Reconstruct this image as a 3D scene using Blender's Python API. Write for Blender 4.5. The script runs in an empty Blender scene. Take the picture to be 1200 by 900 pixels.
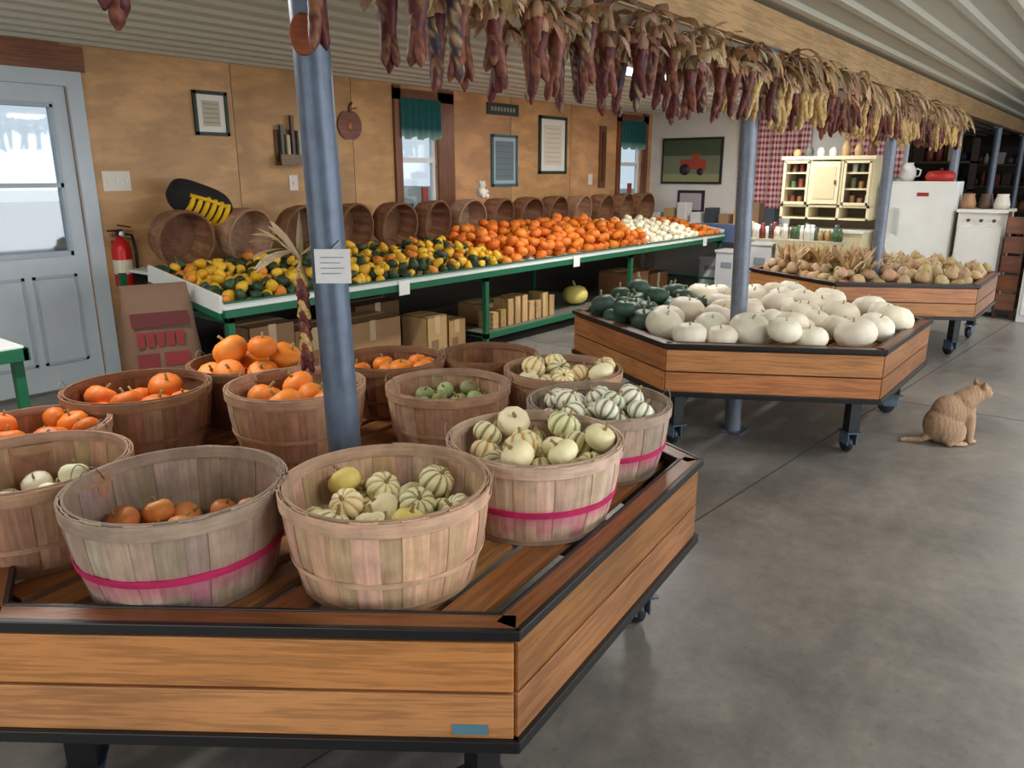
import bpy, math, random
import numpy as np
from mathutils import Matrix, Vector
random.seed(7); np.random.seed(7)
R=random.random
def U(a,b): return a+(b-a)*random.random()
def s2l(c):
    c=np.asarray(c,dtype=float)/255.0
    return np.where(c<=0.04045,c/12.92,((c+0.055)/1.055)**2.4)
sc=bpy.context.scene
sc.view_settings.view_transform='Standard'
sc.view_settings.look='None'

# ------------------------------------------------------------------ materials
def mat(name,rough=.6,ns=20,na=.2,st=(1,1,1),bump=.0,metal=0,col=None,wood=False,spec=.5,emit=None,ns2=None,na2=.15):
    m=bpy.data.materials.new(name); m.use_nodes=True
    nt=m.node_tree; n=nt.nodes; l=nt.links; b=n['Principled BSDF']
    b.inputs['Roughness'].default_value=rough; b.inputs['Metallic'].default_value=metal
    b.inputs['Specular IOR Level'].default_value=spec
    at=n.new('ShaderNodeAttribute'); at.attribute_name='loc'
    mp=n.new('ShaderNodeMapping'); mp.inputs['Scale'].default_value=st
    l.new(at.outputs['Vector'],mp.inputs['Vector'])
    no=n.new('ShaderNodeTexNoise'); no.inputs['Scale'].default_value=ns; no.inputs['Detail'].default_value=6
    no.inputs['Roughness'].default_value=.6
    l.new(mp.outputs['Vector'],no.inputs['Vector'])
    src=no.outputs['Fac']
    if wood:
        mu=n.new('ShaderNodeMath'); mu.operation='MULTIPLY'; mu.inputs[1].default_value=wood
        l.new(no.outputs['Fac'],mu.inputs[0])
        si=n.new('ShaderNodeMath'); si.operation='SINE'; l.new(mu.outputs[0],si.inputs[0])
        mr0=n.new('ShaderNodeMapRange'); mr0.inputs['From Min'].default_value=-1; l.new(si.outputs[0],mr0.inputs['Value'])
        src=mr0.outputs['Result']
    mr=n.new('ShaderNodeMapRange'); mr.inputs['From Min'].default_value=0.0 if wood else .25
    mr.inputs['From Max'].default_value=1.0 if wood else .75
    mr.inputs['To Min'].default_value=1-na; mr.inputs['To Max'].default_value=1+na
    l.new(src,mr.inputs['Value'])
    fac=mr.outputs['Result']
    if ns2:
        no2=n.new('ShaderNodeTexNoise'); no2.inputs['Scale'].default_value=ns2; no2.inputs['Detail'].default_value=3
        l.new(at.outputs['Vector'],no2.inputs['Vector'])
        m2=n.new('ShaderNodeMapRange'); m2.inputs['From Min'].default_value=.3; m2.inputs['From Max'].default_value=.7
        m2.inputs['To Min'].default_value=1-na2; m2.inputs['To Max'].default_value=1+na2
        l.new(no2.outputs['Fac'],m2.inputs['Value'])
        mm=n.new('ShaderNodeMath'); mm.operation='MULTIPLY'; l.new(fac,mm.inputs[0]); l.new(m2.outputs['Result'],mm.inputs[1]); fac=mm.outputs[0]
    vm=n.new('ShaderNodeVectorMath'); vm.operation='SCALE'
    if col is None:
        ca=n.new('ShaderNodeAttribute'); ca.attribute_name='Col'; l.new(ca.outputs['Color'],vm.inputs[0])
    else:
        vm.inputs[0].default_value=tuple(s2l(col))
    l.new(fac,vm.inputs['Scale']); l.new(vm.outputs[0],b.inputs['Base Color'])
    if bump:
        bp=n.new('ShaderNodeBump'); bp.inputs['Strength'].default_value=bump; bp.inputs['Distance'].default_value=.01
        l.new(src,bp.inputs['Height']); l.new(bp.outputs[0],b.inputs['Normal'])
    if emit:
        b.inputs['Emission Color'].default_value=(*s2l(emit[0]),1); b.inputs['Emission Strength'].default_value=emit[1]
    return m
PAINT=mat('paint',.5,6,.05)
PLAIN=mat('plain_matte',.75,30,.08)
WOOD=mat('stained_oak',.34,7,.19,(.30,5,5),bump=.08,wood=26,ns2=3,na2=.16)
SLAT=mat('basket_splint',.85,14,.24,(.5,6,6),bump=.25,ns2=16,na2=.2)
PLY=mat('plywood_wall',.5,2.4,.14,(.5,1.4,5),wood=20,ns2=2.6,na2=.16)
SKIN=mat('gourd_skin',.5,30,.10,bump=.04,spec=.35)
EARM=mat('corn_kernels',.5,60,.35,spec=.3)
HUSK=mat('corn_husk',.85,20,.28,(1,6,1),bump=.1,spec=.2)
METAL=mat('painted_steel',.38,9,.22,(6,6,1),metal=.2,ns2=25,na2=.12)
BLACK=mat('black_trim',.35,20,.1,col=(24,25,28))
CARD=mat('cardboard',.85,12,.08)
CLOTH=mat('cloth',.9,50,.1)
CEIL=mat('ceiling_metal',.45,3,.05)
TUBE=mat('fluorescent_tube',.5,3,.0,col=(255,255,250),emit=((255,250,235),9))
def glassmat():
    m=bpy.data.materials.new('window_glass'); m.use_nodes=True; nt=m.node_tree; nt.nodes.clear()
    o=nt.nodes.new('ShaderNodeOutputMaterial'); mx=nt.nodes.new('ShaderNodeMixShader'); t=nt.nodes.new('ShaderNodeBsdfTransparent'); g=nt.nodes.new('ShaderNodeBsdfGlossy')
    t.inputs[0].default_value=(.82,.87,.9,1)
    g.inputs['Roughness'].default_value=.03; mx.inputs[0].default_value=.12
    nt.links.new(t.outputs[0],mx.inputs[1]); nt.links.new(g.outputs[0],mx.inputs[2]); nt.links.new(mx.outputs[0],o.inputs[0]); return m
GLASS=glassmat()
def floormat():
    m=bpy.data.materials.new('concrete'); m.use_nodes=True; nt=m.node_tree;n=nt.nodes;l=nt.links;b=n['Principled BSDF']
    tc=n.new('ShaderNodeTexCoord')
    def noise(s,d,r=.6):
        x=n.new('ShaderNodeTexNoise'); x.inputs['Scale'].default_value=s; x.inputs['Detail'].default_value=d; x.inputs['Roughness'].default_value=r; l.new(tc.outputs['Object'],x.inputs['Vector']); return x
    a=noise(1.1,10,.7); c=noise(14,6,.7); e3=noise(.45,5,.6); sp=noise(38,3,.5)
    r1=n.new('ShaderNodeValToRGB'); r1.color_ramp.elements[0].position=.32; r1.color_ramp.elements[1].position=.68
    r1.color_ramp.elements[0].color=(*s2l((99,97,96)),1); r1.color_ramp.elements[1].color=(*s2l((144,139,131)),1)
    l.new(a.outputs['Fac'],r1.inputs[0])
    def mrng(src,f0,f1,t0,t1):
        q=n.new('ShaderNodeMapRange'); q.inputs['From Min'].default_value=f0; q.inputs['From Max'].default_value=f1; q.inputs['To Min'].default_value=t0; q.inputs['To Max'].default_value=t1; l.new(src,q.inputs['Value']); return q.outputs[0]
    def mul(x,y):
        q=n.new('ShaderNodeMath'); q.operation='MULTIPLY'; l.new(x,q.inputs[0]); l.new(y,q.inputs[1]); return q.outputs[0]
    fac=mul(mul(mrng(c.outputs['Fac'],.3,.7,.82,1.12),mrng(e3.outputs['Fac'],.35,.65,.84,1.1)),mrng(sp.outputs['Fac'],.62,.72,1.0,.80))
    vm=n.new('ShaderNodeVectorMath'); vm.operation='SCALE'; l.new(r1.outputs[0],vm.inputs[0]); l.new(fac,vm.inputs['Scale']); l.new(vm.outputs[0],b.inputs['Base Color'])
    l.new(mrng(a.outputs['Fac'],.35,.65,.30,.52),b.inputs['Roughness'])
    bp=n.new('ShaderNodeBump'); bp.inputs['Strength'].default_value=.1; bp.inputs['Distance'].default_value=.01; l.new(c.outputs['Fac'],bp.inputs['Height']); l.new(bp.outputs[0],b.inputs['Normal'])
    return m
FLOOR=floormat()
def gingham():
    m=bpy.data.materials.new('gingham'); m.use_nodes=True; nt=m.node_tree;n=nt.nodes;l=nt.links;b=n['Principled BSDF']; b.inputs['Roughness'].default_value=.9
    at=n.new('ShaderNodeAttribute'); at.attribute_name='loc'; sp=n.new('ShaderNodeSeparateXYZ'); l.new(at.outputs['Vector'],sp.inputs[0])
    outs=[]
    for k in ('Y','Z'):
        mu=n.new('ShaderNodeMath'); mu.operation='MULTIPLY'; mu.inputs[1].default_value=13; l.new(sp.outputs[k],mu.inputs[0])
        fr=n.new('ShaderNodeMath'); fr.operation='FRACT'; l.new(mu.outputs[0],fr.inputs[0])
        g=n.new('ShaderNodeMath'); g.operation='GREATER_THAN'; g.inputs[1].default_value=.5; l.new(fr.outputs[0],g.inputs[0]); outs.append(g)
    ad=n.new('ShaderNodeMath'); ad.operation='ADD'; l.new(outs[0].outputs[0],ad.inputs[0]); l.new(outs[1].outputs[0],ad.inputs[1])
    hf=n.new('ShaderNodeMath'); hf.operation='MULTIPLY'; hf.inputs[1].default_value=.5; l.new(ad.outputs[0],hf.inputs[0])
    r=n.new('ShaderNodeValToRGB'); r.color_ramp.elements[0].color=(*s2l((226,206,206)),1); r.color_ramp.elements[1].color=(*s2l((150,26,52)),1)
    l.new(hf.outputs[0],r.inputs[0]); l.new(r.outputs[0],b.inputs['Base Color']); return m
GING=gingham()

# ------------------------------------------------------------------ mesh builder
class MB:
    def __init__(s): s.V=[];s.F=[];s.C=[];s.L=[];s.mi=[];s.sm=[];s.n=0
    def add(s,geo,M=None,col=(200,200,200),mi=0,smooth=True,loc=None,off=True):
        v=np.asarray(geo[0],dtype=float); f=geo[1]; k=len(v)
        lo=(v if loc is None else np.asarray(loc,dtype=float)).copy()
        if off: lo=lo+np.array([U(-20,20),U(-20,20),U(-20,20)])
        if M is not None:
            A=np.array(M); v=v@A[:3,:3].T+A[:3,3]
        c=np.asarray(col,dtype=float)
        if c.ndim==1: c=np.tile(c,(k,1))
        s.V.append(v); s.L.append(lo); s.C.append(c)
        o=s.n; s.F.extend([tuple(i+o for i in q) for q in f]); s.mi.extend([mi]*len(f)); s.sm.extend([smooth]*len(f)); s.n+=k
    def box(s,x0,x1,y0,y1,z0,z1,col,mi=0,M=None):
        c=((x0+x1)/2,(y0+y1)/2,(z0+z1)/2); d=(abs(x1-x0),abs(y1-y0),abs(z1-z0))
        v=np.array([(sx*d[0]/2,sy*d[1]/2,sz*d[2]/2) for sx in(-1,1) for sy in(-1,1) for sz in(-1,1)])
        f=[(0,1,3,2),(4,6,7,5),(0,4,5,1),(2,3,7,6),(0,2,6,4),(1,5,7,3)]
        od=sorted(range(3),key=lambda i:-d[i]); lo=v[:,od]
        T=Matrix.Translation(c)
        if M is not None: T=M@T
        s.add((v,f),T,col,mi,False,loc=lo)
    def obj(s,name,mats,parent=None,bevel=0,M=None):
        me=bpy.data.meshes.new(name)
        V=np.concatenate(s.V); me.from_pydata(V.tolist(),[],s.F)
        me.polygons.foreach_set('material_index',s.mi); me.polygons.foreach_set('use_smooth',s.sm)
        C=np.concatenate(s.C); L=np.concatenate(s.L)
        a=me.attributes.new('Col','FLOAT_COLOR','POINT'); cc=np.ones((len(V),4)); cc[:,:3]=s2l(np.clip(C,0,255)); a.data.foreach_set('color',cc.ravel())
        b=me.attributes.new('loc','FLOAT_VECTOR','POINT'); b.data.foreach_set('vector',L.ravel())
        for m in (mats if isinstance(mats,(list,tuple)) else [mats]): me.materials.append(m)
        me.update()
        ob=bpy.data.objects.new(name,me); sc.collection.objects.link(ob)
        if M is not None: ob.matrix_world=M
        if parent: ob.parent=parent
        if bevel:
            bv=ob.modifiers.new('bevel','BEVEL'); bv.width=bevel; bv.segments=2; bv.limit_method='ANGLE'; bv.angle_limit=math.radians(50)
        return ob
def T(x,y,z): return Matrix.Translation((x,y,z))
def RZ(a): return Matrix.Rotation(a,4,'Z')
def RX(a): return Matrix.Rotation(a,4,'X')
def RY(a): return Matrix.Rotation(a,4,'Y')
def S(x,y=None,z=None):
    y=x if y is None else y; z=x if z is None else z
    return Matrix.Diagonal((x,y,z,1))
def lathe(prof,n=24,closed=False):
    m=len(prof); v=[]
    for r,z in prof:
        for i in range(n):
            a=2*math.pi*i/n; v.append((r*math.cos(a),r*math.sin(a),z))
    f=[]
    for j in range(m if closed else m-1):
        k=(j+1)%m
        for i in range(n):
            i2=(i+1)%n; f.append((j*n+i,j*n+i2,k*n+i2,k*n+i))
    return (np.array(v),f)
def tube(pts,r,n=6):
    pts=[Vector(p) for p in pts]; v=[];f=[]
    for i,p in enumerate(pts):
        d=(pts[min(i+1,len(pts)-1)]-pts[max(i-1,0)]).normalized()
        a=d.orthogonal().normalized() if i==0 else (a-d*a.dot(d)).normalized()
        b=d.cross(a); rr=r[i] if isinstance(r,(list,tuple)) else r
        for k in range(n):
            t=2*math.pi*k/n; q=p+(a*math.cos(t)+b*math.sin(t))*rr; v.append(tuple(q))
    for i in range(len(pts)-1):
        for k in range(n):
            k2=(k+1)%n; f.append((i*n+k,i*n+k2,(i+1)*n+k2,(i+1)*n+k))
    f.append(tuple(range(n))[::-1]); f.append(tuple((len(pts)-1)*n+k for k in range(n)))
    return (np.array(v),f)
def cyl(r,z0,z1,n=20,r2=None):
    r2=r if r2 is None else r2
    return lathe([(.0005,z0),(r,z0),(r,z0+1e-4),(r2,z1-1e-4),(r2,z1),(.0005,z1)],n)
def sphere(n=14,m=9):
    return lathe([(max(math.sin(math.pi*j/(m-1)),.002),-math.cos(math.pi*j/(m-1))) for j in range(m)],n)
_pc={}
def pump(ribs,spr,rings,flat,depth,neck=0,stem=1.0):
    key=(ribs,spr,rings,flat,depth,neck,stem)
    if key in _pc: return _pc[key]
    n=ribs*spr; v=[]; th=[];ph=[]
    for j in range(rings):
        p=math.pi*(j/(rings-1)); 
        for i in range(n):
            a=2*math.pi*i/n; g=abs(math.cos(a*ribs/2))
            sr=math.sin(p)**.85 if 0<j<rings-1 else .03
            rr=sr*(1-depth*(1-g**.6))
            z=-math.cos(p)*flat
            dip=math.exp(-(sr/.42)**2)*.22*flat*(1 if neck==0 else .2)
            z=z-dip if z>0 else z+dip
            if neck and z>0:
                z=z*(1+neck); rr=rr*(1-.35*min(1,z/(flat*(1+neck))))
            v.append((rr*math.cos(a),rr*math.sin(a),z)); th.append(g); ph.append(p)
    f=[]
    for j in range(rings-1):
        for i in range(n):
            i2=(i+1)%n; f.append((j*n+i,j*n+i2,(j+1)*n+i2,(j+1)*n+i))
    top=flat*(1+neck)*.8; q=stem
    st=tube([(0,0,top*.85),(0,0,top+.16*q),(.06*q,.02,top+.34*q),(.14*q,.03,top+.44*q)],[.16*q,.1*q,.085*q,.11*q],6)
    k=len(v); allv=np.concatenate([np.array(v),st[0]]); allf=f+[tuple(i+k for i in q_) for q_ in st[1]]
    _pc[key]=(allv,allf,np.array(th),np.array(ph),k,ribs,n)
    return _pc[key]
def jit(c,a): 
    b=U(-a,a); return np.array([c[0]+b+U(-a,a)*.4,c[1]+b+U(-a,a)*.4,c[2]+b+U(-a,a)*.4])
def add_pump(mb,pos,r,kind,tilt=.5):
    ribs,spr,rings,flat,depth,neck=8,3,8,.78,.12,0
    stem=(150,130,80); sq=1.0; wk=.55
    if kind=='mixbasket': kind=random.choice(['stripe','greenstripe','cream','stripe','yellow','stripe'])
    if kind=='carnival': kind=random.choice(['stripe','stripe','cream','carn'])
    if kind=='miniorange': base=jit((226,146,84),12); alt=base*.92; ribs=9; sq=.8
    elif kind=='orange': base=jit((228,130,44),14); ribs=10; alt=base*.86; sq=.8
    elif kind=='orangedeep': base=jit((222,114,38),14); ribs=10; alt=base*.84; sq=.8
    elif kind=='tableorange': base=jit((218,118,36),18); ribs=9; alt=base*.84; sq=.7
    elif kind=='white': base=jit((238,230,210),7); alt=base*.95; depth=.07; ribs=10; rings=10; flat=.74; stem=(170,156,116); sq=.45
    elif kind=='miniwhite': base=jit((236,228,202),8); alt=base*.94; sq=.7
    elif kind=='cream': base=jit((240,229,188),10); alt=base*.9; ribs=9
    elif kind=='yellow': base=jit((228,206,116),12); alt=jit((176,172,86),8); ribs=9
    elif kind=='carn': base=jit((238,226,180),8); alt=jit((212,142,60),10); ribs=9;spr=4; wk=.65
    elif kind=='stripe': base=jit((240,229,184),8); alt=jit(random.choice([(120,130,76),(160,154,86),(210,156,76),(96,112,64)]),10); ribs=9;spr=4; flat=.8; depth=.12; wk=.42
    elif kind=='greenstripe': base=jit((188,190,132),12); alt=jit((134,146,88),10); ribs=9;spr=4; neck=.25 if R()>.5 else 0
    elif kind=='dkstripe': base=jit((238,234,212),8); alt=jit((62,92,58),8); ribs=8;spr=4; wk=.5
    elif kind=='green': base=jit((66,94,80),12); alt=base*.75; depth=.14; flat=.76;stem=(130,136,96); rings=9
    elif kind=='smallgreen': base=jit((150,158,104),16); alt=base*.8
    elif kind=='mixgourd':
        t=R()
        if t<.30: base=jit((222,172,46),14); alt=base
        elif t<.53: base=jit((224,178,50),12); alt=jit((40,60,34),8)
        elif t<.90: base=jit((48,66,40),12); alt=jit((34,48,32),8)
        else: base=jit((214,134,48),10); alt=base*.95
        neck=random.choice([0,.5,.8]); ribs=6; depth=.04; flat=.9; rings=8
    elif kind=='tan': base=jit((182,154,116),20); alt=base*.85; neck=random.choice([0,.2,.6]); ribs=7; depth=.04; sq=.8
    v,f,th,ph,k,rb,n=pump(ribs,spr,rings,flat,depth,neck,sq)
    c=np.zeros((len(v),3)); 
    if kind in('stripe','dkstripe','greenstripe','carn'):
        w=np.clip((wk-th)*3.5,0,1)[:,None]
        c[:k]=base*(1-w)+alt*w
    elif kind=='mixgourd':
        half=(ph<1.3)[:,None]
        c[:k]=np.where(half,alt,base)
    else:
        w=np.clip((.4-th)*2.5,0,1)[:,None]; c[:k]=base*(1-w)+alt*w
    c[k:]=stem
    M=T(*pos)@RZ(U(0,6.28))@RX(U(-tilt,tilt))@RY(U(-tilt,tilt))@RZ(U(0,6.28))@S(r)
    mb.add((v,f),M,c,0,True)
def deposit(sample,floor,rfun,K,fill,ok=None,nmax=600,pack=.9):
    P=[]; fails=0; out=[]
    while len(out)<nmax:
        r,kind=rfun(); best=None
        arr=np.array([(p[0],p[1],p[2],p[3]) for p in P]) if P else None
        for _ in range(K):
            x,y=sample(); z=floor(x,y)+r*.8
            if arr is not None:
                d2=(arr[:,0]-x)**2+(arr[:,1]-y)**2; rr=(arr[:,3]+r)*pack; m=d2<rr**2
                if m.any(): z=max(z,(arr[m,2]+np.sqrt(rr[m]**2-d2[m])).max())
            if ok and not ok(x,y,z,r): continue
            if best is None or z-floor(x,y)<best[3]: best=(x,y,z,z-floor(x,y))
        if best is None or best[3]+r*.6>fill(best[0],best[1]):
            fails+=1
            if fails>8: break
            continue
        fails=0; P.append((best[0],best[1],best[2],r)); out.append((best[0],best[1],best[2],r,kind))
    return out

# ------------------------------------------------------------------ room
W=5.8; CH=2.35; EX=10.66
def room():
    m=MB(); m.add(([(-3,-4.2,0),(21,-4.2,0),(21,W+.1,0),(-3,W+.1,0),(-3,-4.2,-.1),(21,-4.2,-.1),(21,W+.1,-.1),(-3,W+.1,-.1)],[(0,1,2,3),(7,6,5,4),(0,4,5,1),(1,5,6,2),(2,6,7,3),(3,7,4,0)]),smooth=False)
    m.obj('floor',FLOOR)
    m=MB(); m.box(-6,14,-.0035,.0035,.0,.0012,(62,59,55),0,T(4,1.24,0)@RZ(-.075)); m.box(5.6,5.607,-4.2,4.2,.0,.0012,(84,81,76)); m.obj('trim_floor_joint',PLAIN)
    m=MB(); prof=[]
    y=-4.2
    while y<W+.05:
        prof+=[(y,CH),(y+.02,CH-.02),(y+.06,CH-.02),(y+.08,CH)]
        y+=.229
    v=[];f=[]
    for x in (-3,21):
        for a,b in prof: v.append((x,a,b))
    k=len(prof)
    for i in range(k-1): f.append((i,i+1,k+i+1,k+i))
    m.add((v,f),None,(194,193,178),0,False,off=False)
    m.box(-3,21,-4.2,W+.1,CH+.001,CH+.08,(200,200,190))
    m.obj('ceiling',CEIL)
    m=MB(); col=(198,152,102)
    def wb(x0,x1,z0,z1,c=col): 
        v=np.array([(x,y,z) for x in(x0,x1) for y in(W,W+.1) for z in(z0,z1)]); 
        m.add((v,[(0,1,3,2),(4,6,7,5),(0,4,5,1),(2,3,7,6),(0,2,6,4),(1,5,7,3)]),None,c,0,False,loc=v[:,[0,2,1]])
    xs=[-3,-1.8,-.6,.6,1.6]
    for a,b in zip(xs[:-1],xs[1:]): wb(a,b,0,CH)
    wb(1.6,2.46,2.075,CH,(150,98,54))
    for a,b in [(2.46,3.72),(3.72,4.94),(4.94,5.54)]: wb(a,b,0,CH,jit(col,7))
    wb(5.54,6.06,0,1.07); wb(5.54,6.06,2.2,CH)
    for a,b in [(6.06,7.3),(7.3,8.52),(8.52,9.74)]: wb(a,b,0,CH,jit(col,7))
    wb(9.74,10.36,0,1.07); wb(9.74,10.36,2.2,CH); wb(10.36,EX+.1,0,CH)
    for x in(3.72,4.94,7.3,8.52): m.box(x-.003,x+.003,W-.0015,W,0,CH,(112,76,46))
    m.obj('wall_back',PLY)
    m=MB(); m.box(EX,EX+.1,2.3,W,0,CH,(232,232,228)); m.obj('wall_end',PAINT)
    m=MB(); m.box(EX+.1,21,4.9,5.0,0,CH,(50,42,36)); m.obj('wall_storage',PAINT)
    m=MB(); m.box(21,21.1,-4.2,W,0,CH,(60,50,44)); m.obj('wall_far',PAINT)
    m=MB(); m.box(-3.1,-3,-4.2,W,0,CH,(205,185,155)); m.obj('wall_left',PAINT)
    m=MB()
    for a,b in [(-3,.5),(9.5,12),(16,21)]: m.box(a,b,-4.3,-4.2,0,CH,(195,178,150))
    m.obj('wall_front',PAINT)
    m=MB(); m.box(.0,2.6,W-.012,W,2.165,CH-.021,(128,76,42)); m.obj('trim_door_header',WOOD)
    m=MB(); m.add(([(-60,W+.2,-.15),(80,W+.2,-.15),(80,90,-.15),(-60,90,-.15)],[(0,1,2,3)]),None,(120,122,110),0,False,off=False)
    m.obj('ground',PLAIN)
room()
def window(name,x0,x1,z0,z1,right):
    m=MB(); br=(116,68,42)
    m.box(x0-.09,x0,W-.03,W,z0-.1,CH-.022,br); m.box(x1,x1+right,W-.03,W,z0-.1,CH-.022,br)
    m.box(x0-.09,x1+right,W-.03,W,z1,z1+.1,br); m.box(x0-.12,x1+right+.02,W-.06,W,z0-.1,z0,br)
    wh=(236,238,240)
    for a,b in((x0,x0+.04),(x1-.04,x1)): m.box(a,b,W+.03,W+.07,z0,z1,wh,1)
    for a,b in((z0,z0+.05),((z0+z1)/2-.025,(z0+z1)/2+.025),(z1-.05,z1)): m.box(x0,x1,W+.028,W+.072,a,b,wh,1)
    m.box(x0,x1,W+.048,W+.052,z0,z1,wh,3)
    n=40; v=[];f=[]; c=[]
    for j,z in enumerate((z1+.02,z1-.12,z1-.26,z1-.34)):
        for i in range(n+1):
            t=i/n; v.append((x0-.02+(x1-x0+.04)*t, W-.03-.018*math.sin(t*40)*(.5+j*.25)-.012, z-(.03*abs(math.sin(t*9.4)) if j==3 else 0)))
            c.append((18,86,86) if j!=3 else (140,175,170))
    for j in range(3):
        for i in range(n): f.append((j*(n+1)+i,j*(n+1)+i+1,(j+1)*(n+1)+i+1,(j+1)*(n+1)+i))
    m.add((v,f),None,c,2,True)
    m.box(x0+.3,x0+.38,W+.0,W+.03,z0,z0+.30,(150,70,60),1); m.box(x0+.08,x0+.16,W+.0,W+.03,z0,z0+.14,(60,70,90),1); m.add(cyl(.04,0,.16,12),T(x1-.09,W-.02,z0),(190,200,205),1)
    m.obj(name,[WOOD,PAINT,CLOTH,GLASS])
window('window_1',5.54,6.06,1.07,2.2,.24); window('window_2',9.74,10.36,1.07,2.2,.14)
def door():
    m=MB(); c=(192,203,212); d=(170,184,196)
    m.box(1.5,1.6,W-.03,W-.001,0,2.165,c); m.box(2.46,2.56,W-.03,W-.001,0,2.165,c); m.box(1.6,2.46,W-.03,W-.001,2.07,2.165,c)
    x0=1.605
    y0,y1=W+.01,W+.055
    m.box(x0,x0+.13,y0,y1,0.02,2.07,c); m.box(2.36,2.455,y0,y1,.02,2.07,c); m.box(x0+.13,2.36,y0,y1,.02,.95,c); m.box(x0+.13,2.36,y0,y1,1.95,2.07,c)
    for q in((1.73,1.75,.95,1.95),(2.34,2.36,.95,1.95)): m.box(q[0],q[1],y0-.012,y1,q[2],q[3],d)
    for q in(.95,1.41,1.93): m.box(1.73,2.36,y0-.012,y1,q,q+.03,d)
    m.box(1.73,2.36,y0+.02,y0+.024,.95,1.95,c,1)
    m.box(1.3,3.3,y1+1.2,y1+1.3,-.1,1.28,(70,86,100)); m.box(1.9,2.35,y1+1.15,y1+1.2,1.28,1.72,(100,120,140))
    for a,b in((1.73,2.02),(2.07,2.36)):
        m.box(a,b,y0-.008,y0,.2,.22,d); m.box(a,b,y0-.008,y0,.8,.82,d); m.box(a,a+.02,y0-.008,y0,.2,.82,d); m.box(b-.02,b,y0-.008,y0,.2,.82,d)
    m.add(sphere(),T(1.66,y0-.05,.98)@S(.03),(190,170,110),0)
    m.add(cyl(.012,0,.05),T(1.66,y0,.98)@RX(math.pi/2),(190,170,110),0)
    m.obj('door_1',[PAINT,GLASS])
door()
PY=1.7
m=MB(); m.box(-3,21,PY-.045,PY+.045,2.15,CH-.021,(178,144,102)); m.obj('ceiling_beam',WOOD)
cd=Vector((.784,.621,0)); rt=Vector((.621,-.784,0))
for i in range(7):
    x=1.32+2.975*i; rr=.047
    sh=rt*([.045,-.0,0,0,0,0,0][i])
    m=MB(); g=cyl(rr,0.006,2.12,24); v=g[0].copy(); k=(2.12-v[:,2])/2.12
    if i==0: v[:,0]+=k*sh.x; v[:,1]+=k*sh.y
    if i==1: v[:,0]+=(1-k)*(-rt.x)*.05; v[:,1]+=(1-k)*(-rt.y)*.05
    m.add((v,g[1]),None,(88,102,122) if i==0 else (112,120,134)); m.box(-.08+sh.x,.08+sh.x,-.08+sh.y,.08+sh.y,0,.008,(90,100,115)); m.box(-.09,.09,-.06,.06,2.12,2.145,(90,100,115))
    m.obj('support_post',METAL,M=T(x,PY,0))
# ------------------------------------------------------------------ crates
DECK=.568
def crate(cx,cy,a,rot,zt=.62,zb=.335):
    m=MB(); oak=(168,112,68)
    def cor(r,k): 
        t=rot+math.radians(60*k); return Vector((cx+r*math.cos(t),cy+r*math.sin(t)))
    for k in range(6):
        p=cor(a,k);q=cor(a,k+1); d=q-p; L=d.length; ang=math.atan2(d.y,d.x)
        M=T(p.x,p.y,0)@RZ(ang)
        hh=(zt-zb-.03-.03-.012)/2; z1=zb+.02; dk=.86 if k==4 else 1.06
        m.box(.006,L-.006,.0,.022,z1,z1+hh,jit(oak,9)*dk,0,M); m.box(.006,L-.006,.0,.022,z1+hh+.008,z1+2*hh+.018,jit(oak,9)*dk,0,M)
        m.box(.01,L-.01,.022,.04,zb+.02,zt-.02,(70,42,24),0,M)
        m.box(-.006,L+.006,-.012,.03,zb-.008,zb+.02,(30,30,30),1,M)
        m.box(-.007,L+.007,-.012,.002,zt-.022,zt+.002,(30,30,30),1,M)
        m.box(.0,L-.0,.003,.052,zt-.012,zt,jit((128,76,44),6),0,M)
        m.box(.03,L-.03,.0525,.062,zt-.02,zt+.002,(30,30,30),1,M)
    ap=a*.866; n=int(2*ap/.115)
    for i in range(n):
        y=-ap+(i+.5)*2*ap/n
        half=a-abs(y)/1.732-.06
        M=T(cx,cy,0)@RZ(rot)
        if abs(y)<ap-.06: m.box(-half,half,y-.042,y+.042,DECK-.02,DECK,jit((150,100,60),12),0,M)
    for t in(-.5,0,.5): m.box(t-.04,t+.04,-ap*.85,ap*.85,DECK-.08,DECK-.021,(80,50,30),0,T(cx,cy,0)@RZ(rot))
    for k in range(3): m.box(-a*.8,a*.8,-.03,.03,zb+.002*k,zb+.05+.002*k,(30,30,30),1,T(cx,cy,0)@RZ(rot+math.radians(60*k)))
    for k in range(6):
        p=cor(a*.85,k); M=T(p.x,p.y,0)@RZ(rot+U(0,3))
        m.box(-.032,.032,-.032,.032,.13,zb+.05,(30,30,30),1,M)
        m.box(-.05,.05,-.045,.045,.122,.13,(70,84,100),2,M)
        m.box(-.03,.06,-.028,-.022,.05,.125,(90,110,130),2,M); m.box(-.03,.06,.022,.028,.05,.125,(90,110,130),2,M)
        m.add(lathe([(.006,-.018),(.045,-.018),(.052,-.01),(.052,.01),(.045,.018),(.006,.018)],20),M@T(.03,0,.052)@RX(math.pi/2),(40,44,50),2)
    return m.obj('wooden_display_crate',[WOOD,BLACK,METAL],bevel=.002)
C1=(1.53,1.88); A1=1.13; RT1=math.radians(6.5)
crate(*C1,A1,RT1,.61,.325); crate(4.80,1.86,1.12,0); crate(7.85,1.87,1.12,0)
p=Vector((C1[0]+A1*math.cos(RT1-math.radians(120)),C1[1]+A1*math.sin(RT1-math.radians(120))))
q=Vector((C1[0]+A1*math.cos(RT1-math.radians(180)),C1[1]+A1*math.sin(RT1-math.radians(180)))); d=p-q
m=MB(); m.box(d.length-.135,d.length-.06,-.0025,-.0005,.356,.380,(84,128,146),0,T(q.x,q.y,0)@RZ(math.atan2(d.y,d.x))); m.obj('blue_tape_label',PAINT)
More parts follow.
